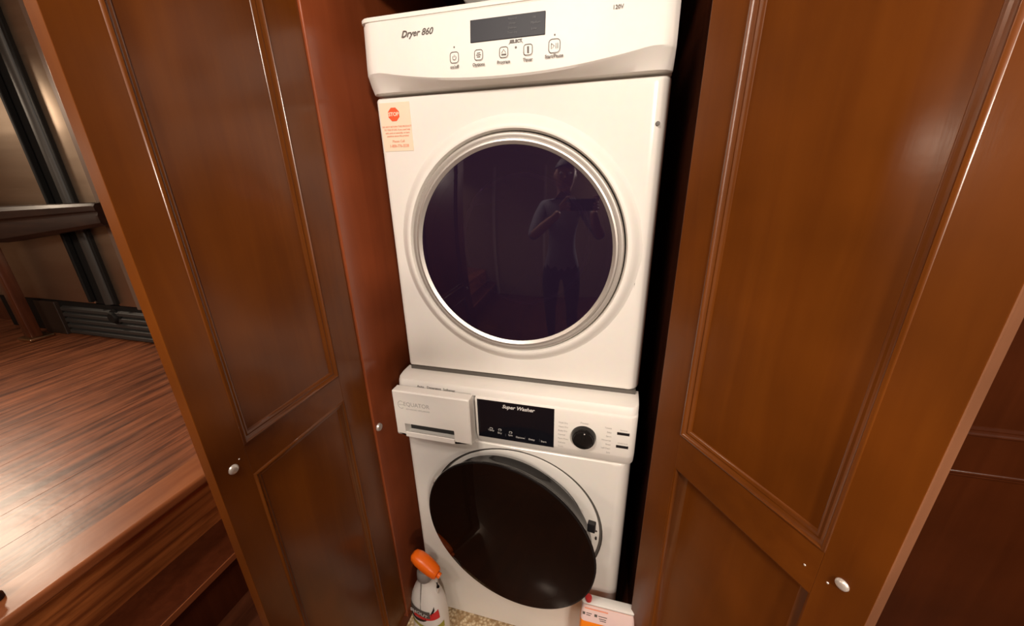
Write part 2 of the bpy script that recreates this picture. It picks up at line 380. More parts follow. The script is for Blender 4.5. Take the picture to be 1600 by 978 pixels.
d2 = empty('door_2', (0.632, -0.10, 0.11), 'varnished brown wooden closet door swung wide open towards the panelling', None, kind='structure')
T2 = panel_door(d2, 0.628, -0.100, (math.sin(a), -math.cos(a)), (-math.cos(a), -math.sin(a)), 0.373, 0.026, 0.11, 2.15, 0.064, 0.316, 0.914, 0.992, 2.07, deep=0.010, edge=M_edge, mmold=M_mold)
button(T2, 0.342, 0.968, 0.0078, d2, label='small round metal catch')
for s, z in ((0.301, 0.950), (0.329, 0.953)): button(T2, s, z, 0.0016, d2, name='screw', h=0.001)
# closed panelling beyond the open right door
pw = empty('wall_panelling', (0.68, -0.02, FZ), 'wooden panelling, coloured darker for shade, beyond the open closet door', None, kind='structure')
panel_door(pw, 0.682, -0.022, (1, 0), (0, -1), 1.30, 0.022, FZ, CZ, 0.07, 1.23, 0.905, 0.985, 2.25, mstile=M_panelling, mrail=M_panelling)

# ================================================================== DRYER
DX = 0.305; DZ = 1.303
dr = empty('dryer', (0.3, 0.3, 0.98), 'white front loading clothes dryer with a dark round window stacked on the washing machine', 'dryer')
YN = (0, -1, 0)
def shell(x0, x1, z0, z1, y0, y1, hc, hr, rnd=0.016, crad=0.006, back=True):
    cx, cz = hc
    bm = nb(); rings = []
    rrect = lambda *q: rrect_(*q, 26, 6)
    outer0 = rrect(x0 + 0.4 * rnd, x1 - rnd, z0 + rnd * 0.3, z1 - rnd * 0.3, crad)
    hole = []
    for (x, z) in outer0:
        an = math.atan2(z - cz, x - cx); hole.append((cx + hr * math.cos(an), cz + hr * math.sin(an)))
    rings.append([Vector((x, y0 + 0.02, z)) for x, z in hole])
    rings.append([Vector((x, y0, z)) for x, z in hole])
    rings.append([Vector((x, y0, z)) for x, z in rrect(x0 + 0.4 * rnd + 0.006, x1 - rnd - 0.006, z0 + rnd * 0.3 + 0.006, z1 - rnd * 0.3 - 0.006, crad)])
    rings.append([Vector((x, y0, z)) for x, z in outer0])
    for i in range(1, 6):
        t = R(90 * i / 5); e = rnd * (1 - math.sin(t)); ez = 0.3 * e
        rings.append([Vector((x, y0 + 1.7 * rnd * (1 - math.cos(t)), z)) for x, z in rrect(x0 + 0.4 * e, x1 - e, z0 + ez, z1 - ez, crad)])
    rings.append([Vector((x, y1, z)) for x, z in rrect(x0, x1, z0, z1, crad)])
    return loft(bm, rings, True, False, back)
obj('cabinet', shell(0.004, 0.600, 0.979, 1.6195, 0.0, 0.52, (DX, DZ), 0.268, rnd=0.028), M_white, dr, 35)
obj('cabinet_top', bx(0.006, 0.598, 0.03, 0.52, 1.618, 1.735, bev=0.003), M_white, dr, 35)
# console: profile changes along X to give the smiling crease
def ycon(z): return -0.030 + 0.012 * (z - 1.652) / 0.093
bm = nb(); rings = []
NX = 48
for i in range(NX + 1):
    t = i / NX; x = 0.003 + 0.594 * t; s = (t - 0.5) * 2
    e = min(t, 1 - t) * 0.594
    dip = 0.024 * (1 - min(1, abs(s) / 0.86) ** 2.2)
    zc = 1.653 - dip
    back = 0.016 * (1 - math.sin(min(1, e / 0.022) * math.pi / 2)) if e < 0.022 else 0
    k2 = 1 - 0.25 * max(0, 1 - e / 0.12)
    zl = 1.6225
    P = [(0.050, zl), (-0.002 + back, zl), (-0.004 + back, zl + 0.001)]
    P += [(-0.012 * k2 + back * 0.8, zl + (zc - zl) * 0.45), (-0.026 * k2 + back, zc - 0.0015), (-0.029 * k2 + back, zc + 0.002)]
    P += [(ycon(1.672) * k2 + back, 1.672), (ycon(1.70) * k2 + back, 1.70), (ycon(1.7385) * k2 + back, 1.7385), (-0.014 + back, 1.7425), (0.05, 1.7435)]
    rings.append([Vector((x, y, z)) for y, z in P])
loft(bm, rings, True, True, True)
obj('control_panel', bm, M_white2, dr, 28)
# lid
bm = nb(); rings = []
for e, z in ((0.003, 1.7425), (0.0, 1.744), (0.0, 1.7495), (0.0015, 1.7515), (0.006, 1.7525)):
    rings.append([Vector((x, y, z)) for x, y in rrect(0.001 + e, 0.600 - e, -0.014 + e, 0.52 - e, 0.02)])
loft(bm, rings, True, True, True)
obj('lid', bm, M_white2, dr, 40)
# bulged door surround
mt = axis_m((DX, 0, DZ), YN)
obj('door_surround', lathe(nb(), [(0.2720, -0.0015), (0.2665, 0.0012), (0.262, 0.0045), (0.257, 0.009), (0.251, 0.0135), (0.245, 0.0160), (0.2415, 0.0150), (0.2395, 0.010), (0.2385, 0.002), (0.2380, -0.02)], mt, 112), M_white2, dr, 40)
dd = obj('door_ring', lathe(nb(), [(0.2355, -0.015), (0.2355, 0.010), (0.2345, 0.0140), (0.2325, 0.0160), (0.229, 0.0165), (0.2255, 0.0155), (0.2225, 0.0180), (0.2190, 0.0185), (0.2125, 0.0135), (0.2115, 0.004)], mt, 112), M_silver, dr, 30, label='brushed silver door ring')
RG = 0.212; SAG = 0.0155
prof = [(0.0001, 0.0135 + SAG)] + [(RG * i / 14, 0.0135 + SAG * (1 - (i / 14) ** 2)) for i in range(1, 15)]
obj('window_glass', lathe(nb(), prof, mt, 96), M_glass, dr, 60, label='dark round window glass')
bm = lathe(nb(), [(0.2380, -0.004), (0.215, -0.006), (0.200, -0.010), (0.190, -0.03), (0.170, -0.10), (0.165, -0.11)], mt, 80)
obj('door_bowl', bm, M_blackm, dr, 40)
bm = lathe(nb(), [(0.165, -0.11), (0.262, -0.112), (0.262, -0.40), (0.10, -0.42), (0.0001, -0.42)], mt, 64)
obj('drum', bm, M_blackm, dr, 40)
bm = lathe(nb(), [(0.150, -0.100), (0.156, -0.094), (0.160, -0.100)], mt, 64)
obj('drum_rim', bm, M_drum, dr, 40)
for an in (20, 140, 260):
    c_ = Vector((DX + 0.20 * math.cos(R(an)), 0.25, DZ + 0.20 * math.sin(R(an))))
    bm = bx(-0.03, 0.03, -0.13, 0.13, -0.045, 0.02, bev=0.012)
    bmesh.ops.transform(bm, matrix=Matrix.Translation(c_) @ Matrix.Rotation(R(90 - an), 4, 'Y'), verts=bm.verts)
    obj('drum_vane', bm, M_drum, dr, 40)
obj('base_gap', bx(0.012, 0.592, 0.004, 0.50, 0.972, 0.982), M_seam, dr)
# small dark dot marks on the right edge
obj('screw', lathe(nb(), [(0.0001, 0.001), (0.0035, 0.0008), (0.004, 0)], axis_m((0.580, -0.0006, 1.540), YN), 12), M_ink, dr)
# console print
TL = -math.atan2(0.012, 0.093)
def cz_(x, z, dy=0.0007): return (x, ycon(z) - dy, z)
obj('display', bx(0.2385, 0.3770, -0.0015, 0.0015, -0.0180, 0.0180, bev=0.0008, M=Matrix.Translation(Vector((0, ycon(1.7045) - 0.0002, 1.7045))) @ Matrix.Rotation(TL, 4, 'X')), M_disp2, dr, label='dark grey display')
text('lettering', 'Dryer 860', cz_(0.130, 1.7140), 0.0155, M_ink, dr, -TL, 0.35, bold=0.0003)
text('lettering', '120V', cz_(0.498, 1.7145), 0.0085, M_ink, dr, -TL, bold=0.0001)
def ring_rr(x, z, w_, h_, t, rad, m, name, parent, yf, dy=0.0006):
    bm = nb()
    o_ = rrect(x - w_ / 2, x + w_ / 2, z - h_ / 2, z + h_ / 2, rad, 3, 4); i_ = rrect(x - w_ / 2 + t, x + w_ / 2 - t, z - h_ / 2 + t, z + h_ / 2 - t, rad * 0.8, 3, 4)
    loft(bm, [[Vector((a_, yf(b_) - dy, b_)) for a_, b_ in o_], [Vector((a_, yf(b_) - dy - 0.0003, b_)) for a_, b_ in i_]], True)
    return obj(name, bm, m, parent)
for i, (x, lab, wd) in enumerate(((0.206, 'on/off', 0.018), (0.254, 'Options', 0.017), (0.302, 'Program', 0.017), (0.347, 'Timer', 0.017), (0.394, 'Start/Pause', 0.021))):
    z = 1.6665 + (0.0015 if i == 4 else 0)
    b_ = ring_rr(x, z, wd, wd * 1.05, 0.0011, wd * 0.3, M_ink, 'button', dr, ycon)
    text('lettering', lab, cz_(x, z - 0.0155), 0.0072, M_ink, b_, -TL, bold=0.00015)
    if i == 0:
        bm = nb(); tube(bm, [cz_(x + 0.0035 * math.sin(t_), z - 0.0005 + 0.0035 * math.cos(t_)) for t_ in [0.6 + (5.08) * q / 12 for q in range(13)]], 0.0004, 6)
        tube(bm, [cz_(x, z + 0.0005), cz_(x, z + 0.0045)], 0.0004, 6)
    elif i == 1:
        bm = nb()
        for q in (0.003, 0.0, -0.003): tube(bm, [cz_(x - 0.0045 + abs(q) * 0.4, z + q), cz_(x + 0.0045 - abs(q) * 0.4, z + q)], 0.0005, 6)
    elif i == 2:
        bm = nb(); tube(bm, [cz_(x - 0.004, z - 0.001), cz_(x, z + 0.0045), cz_(x + 0.004, z - 0.001)], 0.0004, 6); box(bm, x - 0.0045, x + 0.0045, ycon(z) - 0.0009, ycon(z), z - 0.0045, z - 0.0025)
    elif i == 3:
        bm = nb(); box(bm, x - 0.0015, x + 0.0015, ycon(z) - 0.0009, ycon(z) + 0.001, z - 0.005, z + 0.005)
    else:
        bm = nb()
        tube(bm, [cz_(x - 0.0055, z + 0.004), cz_(x - 0.0055, z - 0.004), cz_(x, z), cz_(x - 0.0055, z + 0.004)], 0.00045, 6)
        for q in (0.003, 0.006): tube(bm, [cz_(x + q, z + 0.004), cz_(x + q, z - 0.004)], 0.00045, 6)
    obj('symbol', bm, M_ink, b_)
    if i in (0, 4): obj('indicator', bx(x - 0.0012, x + 0.0012, ycon(z + 0.017) - 0.0008, ycon(z + 0.017) + 0.001, z + 0.0155, z + 0.018), M_ink, dr)
text('lettering', 'SELECT', cz_(0.3245, 1.6815), 0.0068, M_ink, dr, -TL, bold=0.0004)
bm = nb(); tube(bm, [cz_(0.3115, 1.6775), cz_(0.3145, 1.6815)], 0.0004, 6); tube(bm, [cz_(0.3345, 1.6815), cz_(0.3375, 1.6775)], 0.0004, 6)
lathe(bm, [(0.0001, 0.0008), (0.0018, 0.0006), (0.002, 0)], axis_m(cz_(0.3245, 1.672, 0), YN), 12)
obj('select_mark', bm, M_ink, dr)
yd = lambda z: ycon(z) - 0.0022
for (x, z, s) in ((0.3575, 1.7145, 'Hi'), (0.360, 1.7065, 'Medium'), (0.3575, 1.6975, 'Low')):
    text('lettering', s, (x, yd(z), z), 0.0055, M_dim, dr, -TL)
for z, s in ((1.7165, 'Normal'), (1.7095, 'Heavy'), (1.7025, 'Delicate'), (1.6955, 'Time dry')):
    text('lettering', s, (0.318, yd(z), z), 0.0048, M_dim, dr, -TL)
# STOP sticker on the cabinet
sk = obj('sticker', bx(0.017, 0.088, -0.0008, 0.001, 1.512, 1.606), M_stick, dr, label='cream warning sticker with a red stop sign')
bm = nb(); P = [(0.0495 + 0.0138 * math.cos(R(22.5 + 45 * i)), 1.5835 + 0.0138 * math.sin(R(22.5 + 45 * i))) for i in range(8)]
loft(bm, [[Vector((x, -0.0007, z)) for x, z in P], [Vector((x, -0.0014, z)) for x, z in P]], True, False, True)
obj('stop_sign', bm, M_redp, sk)
text('lettering', 'STOP', (0.0495, -0.0017, 1.5835), 0.0100, M_stick, sk, bold=0.0003)
for z, s in ((1.5600, 'DO NOT RETURN THIS PRODUCT'), (1.5540, 'TO THE STORE. If you need help'), (1.5480, 'with parts or assembly, or have'), (1.5420, 'questions about this product')):
    text('lettering', s, (0.0535, -0.0011, z), 0.0048, M_pinkp, sk, sx=0.94, bold=0.00012)
text('lettering', 'Please Call', (0.0540, -0.0011, 1.5315), 0.0068, M_pinkp, sk, bold=0.0001)
text('lettering', '1-800-776-3538', (0.0545, -0.0011, 1.5222), 0.0080, M_pinkp, sk, bold=0.0002, sx=0.9)

# ================================================================== WASHING MACHINE
WX, WZ, WY = 0.304, 0.558, -0.045
wm = empty('washing_machine', (0.3, 0.25, FZ), 'white washing machine with pulled out drawer and black round door left ajar', 'washing machine')
obj('cabinet', shell(-0.002, 0.598, 0.094, 0.812, WY, 0.50, (WX, WZ), 0.240, rnd=0.030), M_white, wm, 35)
# console: profile (y,z) run along X, the drawer bay left open on the left
def wcon(x0, x1, bay):
    rings = []
    P = [(0.0, 0.811), (WY - 0.001, 0.811), (WY - 0.007, 0.822), (WY - 0.0125, 0.838), (WY - 0.014, 0.843), (WY - 0.014, 0.944), (WY - 0.0125, 0.9475),
         (WY - 0.008, 0.950), (WY - 0.006, 0.962), (WY - 0.001, 0.968), (WY + 0.012, 0.9712), (0.02, 0.9720)]
    n = 8
    L_ = []
    for i in range(n + 1):
        t = R(90 * i / n); L_.append((x0 + 0.022 * (1 - math.sin(t)) * (1 if bay == 'L' else 0), 0.022 * (1 - math.sin(t)) if bay == 'L' else 0))
    return P
Pc = wcon(0, 0, '')
def con_piece(name, x0, x1, z_lo=None, z_hi=None, r0=False, r1=False, setback=0.0):
    P = [(y + (setback if y < WY - 0.003 and z < 0.949 else 0), z) for y, z in Pc]
    xs = []
    if r0: xs += [(x0 + 0.020 * (1 - math.sin(R(90 * i / 6))) * 0 + 0.020 * (1 - math.cos(R(90 * i / 6))), 0.020 * (1 - math.sin(R(90 * i / 6)))) for i in range(7)]
    else: xs += [(x0, 0)]
    if r1: xs += [(x1 - 0.020 * (1 - math.cos(R(90 * i / 6))), 0.020 * (1 - math.sin(R(90 * i / 6)))) for i in range(6, -1, -1)]
    else: xs += [(x1, 0)]
    rings = [[Vector((x, y + (b if y < -0.005 else 0), z)) for y, z in P] for x, b in xs]
    return obj(name, loft(nb(), rings, True, True, True), M_white2, wm, 32)
con_piece('control_panel', 0.216, 0.599, r1=True)
# left part behind the drawer: top band and a recessed bay face
bmb = nb()
Pt = [(0.02, 0.9485), (WY - 0.004, 0.9485), (WY - 0.008, 0.950), (WY - 0.006, 0.962), (WY - 0.001, 0.968), (WY + 0.012, 0.9712), (0.02, 0.9720)]
xs = [(-0.003 + 0.020 * (1 - math.cos(R(90 * i / 6))), 0.020 * (1 - math.sin(R(90 * i / 6)))) for i in range(7)] + [(0.216, 0)]
loft(bmb, [[Vector((x, y + (b if y < -0.005 else 0), z)) for y, z in Pt] for x, b in xs], True, True, True)
obj('top_band', bmb, M_white2, wm, 32)
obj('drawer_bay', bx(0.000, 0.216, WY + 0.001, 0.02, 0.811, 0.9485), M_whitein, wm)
text('lettering', 'Auto   Detergent  Softener', (0.110, WY - 0.0085, 0.9560), 0.0095, M_ink, wm, 0.0)
# drawer
dw = obj('detergent_drawer', None or nb(), M_white2, wm) if False else None
YD = -0.094
bm = nb(); x0, x1, z0, z1 = 0.008, 0.214, 0.822, 0.962
def drawer_front():
    bm = nb()
    hx0, hx1, hz0, hz1 = 0.034, 0.170, 0.829, 0.868
    fr = rrect(x0 + 0.003, x1 - 0.003, z0 + 0.014, z1 - 0.003, 0.003, 8, 4)
    out = rrect(x0, x1, z0 + 0.008, z1, 0.004, 8, 4)
    # front ring to slot hole
    hole = rrect(hx0, hx1, hz0, hz1, 0.002, 8, 4)
    rings = [[Vector((x, YD + 0.028, z)) for x, z in hole], [Vector((x, YD, z)) for x, z in hole],
             [Vector((x, YD, z)) for x, z in fr], [Vector((x, YD + 0.003, z)) for x, z in out],
             [Vector((x, YD + 0.026, z)) for x, z in rrect(x0, x1, z0, z1, 0.004, 8, 4)]]
    loft(bm, rings, True, False, False)
    return bm
dw = obj('detergent_drawer', drawer_front(), M_white2, wm, 32, label='white detergent drawer pulled out')
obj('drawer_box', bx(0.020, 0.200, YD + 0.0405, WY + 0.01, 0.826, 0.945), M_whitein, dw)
obj('handle_shade_plate', bx(0.034, 0.170, YD + 0.0268, YD + 0.0275, 0.829, 0.868), M_blackm, dw)  # black back plate puts the slot's deep shade into the colour
bm = nb(); loft(bm, [[Vector(p) for p in ((xx, YD - 0.0010, 0.829), (xx, YD + 0.0262, 0.829), (xx, YD + 0.0262, 0.834), (xx, YD + 0.012, 0.8365), (xx, YD + 0.0015, 0.8425), (xx, YD - 0.0010, 0.8415))] for xx in (0.0345, 0.1695)], True, True, True)
obj('handle_scoop', bm, M_white2, dw, 30)
bm = nb()
cx_, cz2 = 0.031, 0.9235
tube(bm, [(cx_ + 0.0085 * math.cos(t_), YD - 0.0003, cz2 + 0.0105 * math.sin(t_)) for t_ in [0.9 + 4.5 * q / 16 for q in range(17)]], 0.0007, 6)
for q in (-0.004, 0.0, 0.004)[1:2]: tube(bm, [(cx_ - 0.006, YD - 0.0003, cz2 + q), (cx_ + 0.007, YD - 0.0003, cz2 + q)], 0.0006, 6)
obj('emblem', bm, M_inkl, dw)
text('lettering', 'EQUATOR', (0.0735, YD - 0.0004, 0.9265), 0.0165, M_inkl, dw, sx=0.92)
text('lettering', 'ADVANCED APPLIANCES', (0.076, YD - 0.0004, 0.9125), 0.0058, M_inkl, dw)
# display
YC = WY - 0.014
ds = obj('display', bx(0.2215, 0.4125, YC - 0.0012, YC + 0.004, 0.8375, 0.9490 - 0.003, bev=0.0008), M_disp, wm, label='glossy black display')
text('lettering', 'Super Washer', (0.325, YC - 0.0015, 0.9345), 0.0135, M_lit, ds, shear=0.3, bold=0.0004)
bm = nb()
for x in (0.2925, 0.342, 0.378): box(bm, x - 0.0003, x + 0.0003, YC - 0.0015, YC - 0.001, 0.8485, 0.8565)
obj('divider_marks', bm, M_dim, ds, kind='stuff')
for x, s, z in ((0.255, 'Temp', 0.8605), (0.2775, 'Dry', 0.8560), (0.305, 'Spin', 0.854), (0.3295, 'Options', 0.8515), (0.3585, 'Delay', 0.8510), (0.3880, 'Start', 0.8505)):
    text('lettering', s, (x, YC - 0.0015, z), 0.0068, M_lit, ds)
for x in (0.2555, 0.2780, 0.3055): ring_rr(x, 0.8655 if x < 0.3 else 0.8625, 0.008, 0.006, 0.0009, 0.002, M_lit, 'symbol', ds, lambda z: YC - 0.001)
# knob
mk = axis_m((0.4820, YC, 0.8820), YN)
kb = obj('knob', lathe(nb(), [(0.0001, 0.0175), (0.021, 0.0175), (0.0225, 0.0168), (0.0235, 0.0145), (0.0250, 0.0140), (0.0275, 0.0090), (0.0290, 0.0)], mk, 56), M_black, wm, 35, label='glossy black dial')
obj('pointer', lathe(nb(), [(0.0001, 0.0012), (0.0016, 0.001), (0.002, 0)], axis_m((0.4845, YC - 0.0165, 0.9015), YN), 12), M_lit, kb)
text('lettering', 'Power', (0.4830, YC - 0.0004, 0.9185), 0.0072, M_inkl, wm)
for i, s in enumerate(('Wash Dry', 'Heavy Dry', 'Bulky Dry', 'Normal', 'Perm Press', 'Delicate', 'Quick')):
    text('lettering', s, (0.4225, YC - 0.0004, 0.9120 - i * 0.0112), 0.0062, M_inkl, wm, align='LEFT', sx=0.85)
for i, s in enumerate(('Towels', 'Baby', 'Sport', 'Winterize', 'Rinse', 'Self Clean', 'Spin')):
    text('lettering', s, (0.5440, YC - 0.0004, 0.9150 - i * 0.0112), 0.0062, M_inkl, wm, align='RIGHT', sx=0.85)
for z, s in ((0.9045, 'Sanitize'), (0.8690, 'Child lock')):
    b_ = obj('indicator_slot', bx(0.5560, 0.5830, YC - 0.0010, YC + 0.004, z - 0.0035, z + 0.0035, bev=0.0006), M_blackm, wm)
    text('lettering', s, (0.570, YC - 0.0004, z + 0.0095), 0.0058, M_inkl, b_, sx=0.9)
# recessed round seat of the door
mw = axis_m((WX, WY, WZ), YN)
obj('door_seat', lathe(nb(), [(0.2318, -0.014), (0.2318, -0.0050), (0.2312, -0.0035), (0.2290, -0.0030), (0.195, -0.006), (0.190, -0.012), (0.188, -0.06), (0.150, -0.062)], mw, 96), M_white2, wm, 35)
obj('seat_shadow_gap', lathe(nb(), [(0.2405, -0.0025), (0.2402, -0.0048), (0.2310, -0.0048)], mw, 96), M_seam, wm)  # dark ring: the recessed seat's shadow put into the colour
obj('gasket', lathe(nb(), [(0.186, -0.020), (0.176, -0.010), (0.162, -0.014), (0.156, -0.04), (0.160, -0.09)], mw, 72), M_rubber, wm, 45)
obj('drum', lathe(nb(), [(0.160, -0.09), (0.236, -0.092), (0.236, -0.42), (0.0001, -0.43)], mw, 64), M_drum, wm, 40)
obj('kick_seam', bx(0.02, 0.58, -0.008, 0.45, FZ + 0.0005, 0.0945), M_seam, wm)
obj('latch', bx(0.526, 0.530, WY - 0.001, WY + 0.008, 0.548, 0.556, bev=0.001), M_blackm, wm)
obj('screw', lathe(nb(), [(0.0001, 0.001), (0.003, 0.0008), (0.0035, 0)], axis_m((0.527, WY - 0.0025 + 0.006, 0.575), YN), 12), M_ink, wm)
# door ajar, hinged on the left
TH = R(8.2)
nrm = Vector((-math.sin(TH), -math.cos(TH), 0)); tan = Vector((math.cos(TH), -math.sin(TH), 0))
dc = Vector((0.306, -0.135, 0.596))
md = axis_m(dc, nrm)
wd_ = obj('door_rim', lathe(nb(), [(0.1900, -0.058), (0.2040, -0.057), (0.2080, -0.052), (0.2095, -0.040), (0.2120, -0.026), (0.2190, -0.012), (0.2265, -0.007), (0.2285, -0.003), (0.2280, 0.0005), (0.2240, 0.0010), (0.2100, 0.0005)], md, 112), M_black, wm, 30, label='glossy black rim of the round door')
prof = [(0.0001, 0.0015 + 0.014)] + [(0.2245 * i / 14, 0.0015 + 0.014 * (1 - (i / 14) ** 2)) for i in range(1, 15)]
obj('window_glass', lathe(nb(), prof, md, 96), M_glassw, wd_, 60, label='smoked round window glass')
obj('door_bowl', lathe(nb(), [(0.212, 0.000), (0.185, -0.006), (0.170, -0.020), (0.150, -0.085), (0.10, -0.105), (0.0001, -0.110)], md, 72), mat('dark_smoked_bowl', (0.030, 0.016, 0.012), 0.18), wd_, 50)
obj('door_back_ring', lathe(nb(), [(0.1900, -0.058), (0.168, -0.062), (0.150, -0.085)], md, 72), M_rubber, wd_, 40)
hp = dc - tan * 0.232 - nrm * 0.052
obj('hinge', bx(-0.012, 0.014, -0.006, 0.034, -0.055, 0.055, bev=0.003, M=Matrix.Translation(hp)), M_silver, wd_)
lt = dc + tan * 0.226 - nrm * 0.030
bm = bx(-0.006, 0.012, -0.006, 0.006, -0.014, 0.012, bev=0.002, M=Matrix.Translation(lt + Vector((-0.022, 0, 0.104))) @ Matrix.Rotation(-TH, 4, 'Z'))
obj('door_catch', bm, M_blackm, wd_)

# ================================================================== THINGS IN THE CLOSET
rg = obj('rug', bx(-0.045, 0.645, -0.20, -0.012, FZ, FZ + 0.006, bev=0.002), M_rug)
tag(rg, 'beige woven rug lying under the washing machine', 'rug')
ORG[rg.name] = Vector((0, 0, 0))
RGZ = FZ + 0.006
# --- spray bottle
BX, BY = 0.050, -0.122
sb = empty('spray_bottle', (BX, BY, RGZ), 'white spray bottle with an orange trigger head standing before the washing machine', 'spray bottle')
SBM = Matrix.Translation((BX, BY, RGZ)) @ Matrix.Rotation(R(-10), 4, 'Z') @ Matrix.Scale(1.3, 4) @ Matrix.Translation((0, 0, -RGZ))
def oval(rx, ry, z, n=40, p=2.4, cx=0):
    out = []
    for i in range(n):
        t = 2 * math.pi * i / n; c_, s_ = math.cos(t), math.sin(t)
        out.append(SBM @ Vector((cx + rx * math.copysign(abs(c_) ** (2 / p), c_), ry * math.copysign(abs(s_) ** (2 / p), s_), z)))
    return out
prof = [(0.030, 0.020, 0), (0.041, 0.029, 0.003), (0.044, 0.031, 0.012), (0.045, 0.032, 0.05), (0.045, 0.032, 0.095), (0.043, 0.031, 0.122), (0.038, 0.028, 0.145), (0.029, 0.022, 0.168), (0.0185, 0.017, 0.184), (0.0155, 0.0155, 0.192), (0.0155, 0.0155, 0.205)]
obj('bottle_body', loft(nb(), [oval(a_, b_, RGZ + h, p=2.3) for a_, b_, h in prof], True, True, True), M_bottle, sb, 50)
def wrap(name, z0f, z1f, a0, a1, m, off=0.0006, n=18):
    """a printed band hugging the bottle between two heights (functions of 0..1)"""
    rings = []
    for i in range(n + 1):
        t = i / n; an = R(a0 + (a1 - a0) * t)
        col = []
        for kx in range(5):
            h = z0f(t) + (z1f(t) - z0f(t)) * kx / 4
            rx = ry = None
            for (ra, rb, ha), (rc, rd, hb) in zip(prof, prof[1:]):
                if ha <= h <= hb:
                    f = (h - ha) / (hb - ha); rx = ra + (rc - ra) * f; ry = rb + (rd - rb) * f
            c_, s_ = math.cos(an), math.sin(an); pp = 2 / 2.3
            col.append(SBM @ Vector(((rx + off) * math.copysign(abs(c_) ** pp, c_), (ry + off) * math.copysign(abs(s_) ** pp, s_), RGZ + h)))
        rings.append(col)
    return obj(name, loft(nb(), rings, False), m, sb, 60)
wrap('green_label', lambda t: 0.072, lambda t: 0.092 - 0.01 * math.sin(t * 3.14), 190, 350, M_green)
wrap('black_swoosh', lambda t: 0.135 - 0.045 * math.sin(t * 3.14) , lambda t: 0.144 - 0.045 * math.sin(t * 3.14), 185, 320, M_blackm, 0.0009)
wrap('red_flash', lambda t: 0.100 + 0.010 * t, lambda t: 0.108 + 0.026 * t, 245, 335, M_red, 0.0009)
wrap('dark_title_patch', lambda t: 0.112, lambda t: 0.131, 222, 300, M_ink, 0.0012)
lab = SBM @ Vector((-0.004, -0.0335, RGZ + 0.1215))
text('lettering', 'SHOUT', lab, 0.019, M_lit, sb, yaw=R(-10), shear=0.2, bold=0.0004)
obj('collar', lathe(nb(), [(0.017, 0), (0.0185, 0.003), (0.0175, 0.020), (0.014, 0.024)], SBM @ Matrix.Translation((0, 0, RGZ + 0.199)), 24, True, True), M_trig, sb, 40)
hd = obj('trigger_head', nb(), M_orange, sb) if False else None
rings = []
for (u_, zc_, hw, hh) in ((-0.028, 0.256, 0.008, 0.005), (-0.024, 0.2545, 0.0125, 0.0105), (-0.012, 0.2505, 0.0155, 0.0140), (0.004, 0.2440, 0.0165, 0.0150), (0.020, 0.2360, 0.0155, 0.0140), (0.032, 0.2300, 0.0135, 0.0120), (0.0365, 0.2280, 0.0105, 0.0090)):
    rings.append([SBM @ Vector((u_ + 0.30 * hh * math.sin(t_), hw * math.copysign(abs(math.cos(t_)) ** 0.8, math.cos(t_)), RGZ + zc_ + hh * math.copysign(abs(math.sin(t_)) ** 0.75, math.sin(t_)))) for t_ in [2 * math.pi * q / 20 for q in range(20)]])
hd = obj('trigger_head', loft(nb(), rings, True, True, True), M_orange, sb, 45, label='orange spray head')
obj('neck', loft(nb(), [[SBM @ Vector((u_ + a_ * math.cos(t_), b_ * math.sin(t_), RGZ + h)) for t_ in [2 * math.pi * q / 16 for q in range(16)]] for u_, a_, b_, h in ((0, 0.014, 0.014, 0.221), (-0.002, 0.012, 0.011, 0.229), (-0.006, 0.015, 0.012, 0.240))], True, True, True), M_trig, sb, 45)
obj('nozzle', lathe(nb(), [(0.006, 0), (0.0085, 0.002), (0.0085, 0.010), (0.004, 0.011)], axis_m(SBM @ Vector((0.0355, 0, RGZ + 0.2275)), (SBM.to_3x3() @ Vector((1, 0, -0.4)))), 16, True, True), M_orange, hd, 40)
obj('trigger', tube(nb(), [SBM @ Vector(p) for p in ((0.022, 0, RGZ + 0.226), (0.030, 0, RGZ + 0.205), (0.033, 0, RGZ + 0.185), (0.029, 0, RGZ + 0.165))], [0.006, 0.0055, 0.005, 0.004], 10), M_bottle, hd, 50)
obj('dip_tube', tube(nb(), [SBM @ Vector((0.0, -0.0165, RGZ + 0.200)), SBM @ Vector((0.0, -0.0235, RGZ + 0.166)), SBM @ Vector((0.0, -0.0300, RGZ + 0.128))], 0.0014, 8), M_trig, sb)
# --- orange detergent jug
jug = empty('detergent_jug', (0.585, -0.10, RGZ), 'orange plastic detergent jug with a white label and small red cap before the washing machine', 'detergent jug')
JX0, JX1, JY0, JY1, JZ1 = 0.500, 0.672 - 0.03, -0.165, -0.085, 0.372
JZ1 = 0.392; JYC = -0.100
def jr(z):
    """outline of the soft jug at height z: thick below, pinched to the rim on top"""
    t = min(1, max(0, (JZ1 - z) / 0.085)); hy = 0.010 + 0.030 * math.sin(t * math.pi / 2); e = 0.006 * (1 - t) + (0.010 if z < RGZ + 0.003 else 0)
    return rrect(JX0 + e, JX1 - e, JYC - hy + (0.008 if z < RGZ + 0.003 else 0), JYC + hy, 0.0095)
obj('jug_body', loft(nb(), [[Vector((x, y, z)) for x, y in jr(z)] for z in (RGZ, RGZ + 0.006, RGZ + 0.03, 0.20, 0.30, 0.318, 0.334, 0.350, 0.366, 0.380, JZ1)], True, True, True), M_orange2, jug, 45)
def jrb(z, o_): return [(x + math.copysign(o_, x - 0.57), y + math.copysign(o_, y - JYC)) for x, y in jr(z)]
lb = obj('label_band', loft(nb(), [[Vector((x, y, z)) for x, y in jrb(z, 0.0006)] for z in (0.356, 0.363, 0.370, 0.377, 0.384, 0.391)], True), M_pink, jug, 45, label='white printed band')
def jy(z): t = min(1, max(0, (JZ1 - z) / 0.085)); return JYC - 0.010 - 0.030 * math.sin(t * math.pi / 2) - 0.0009
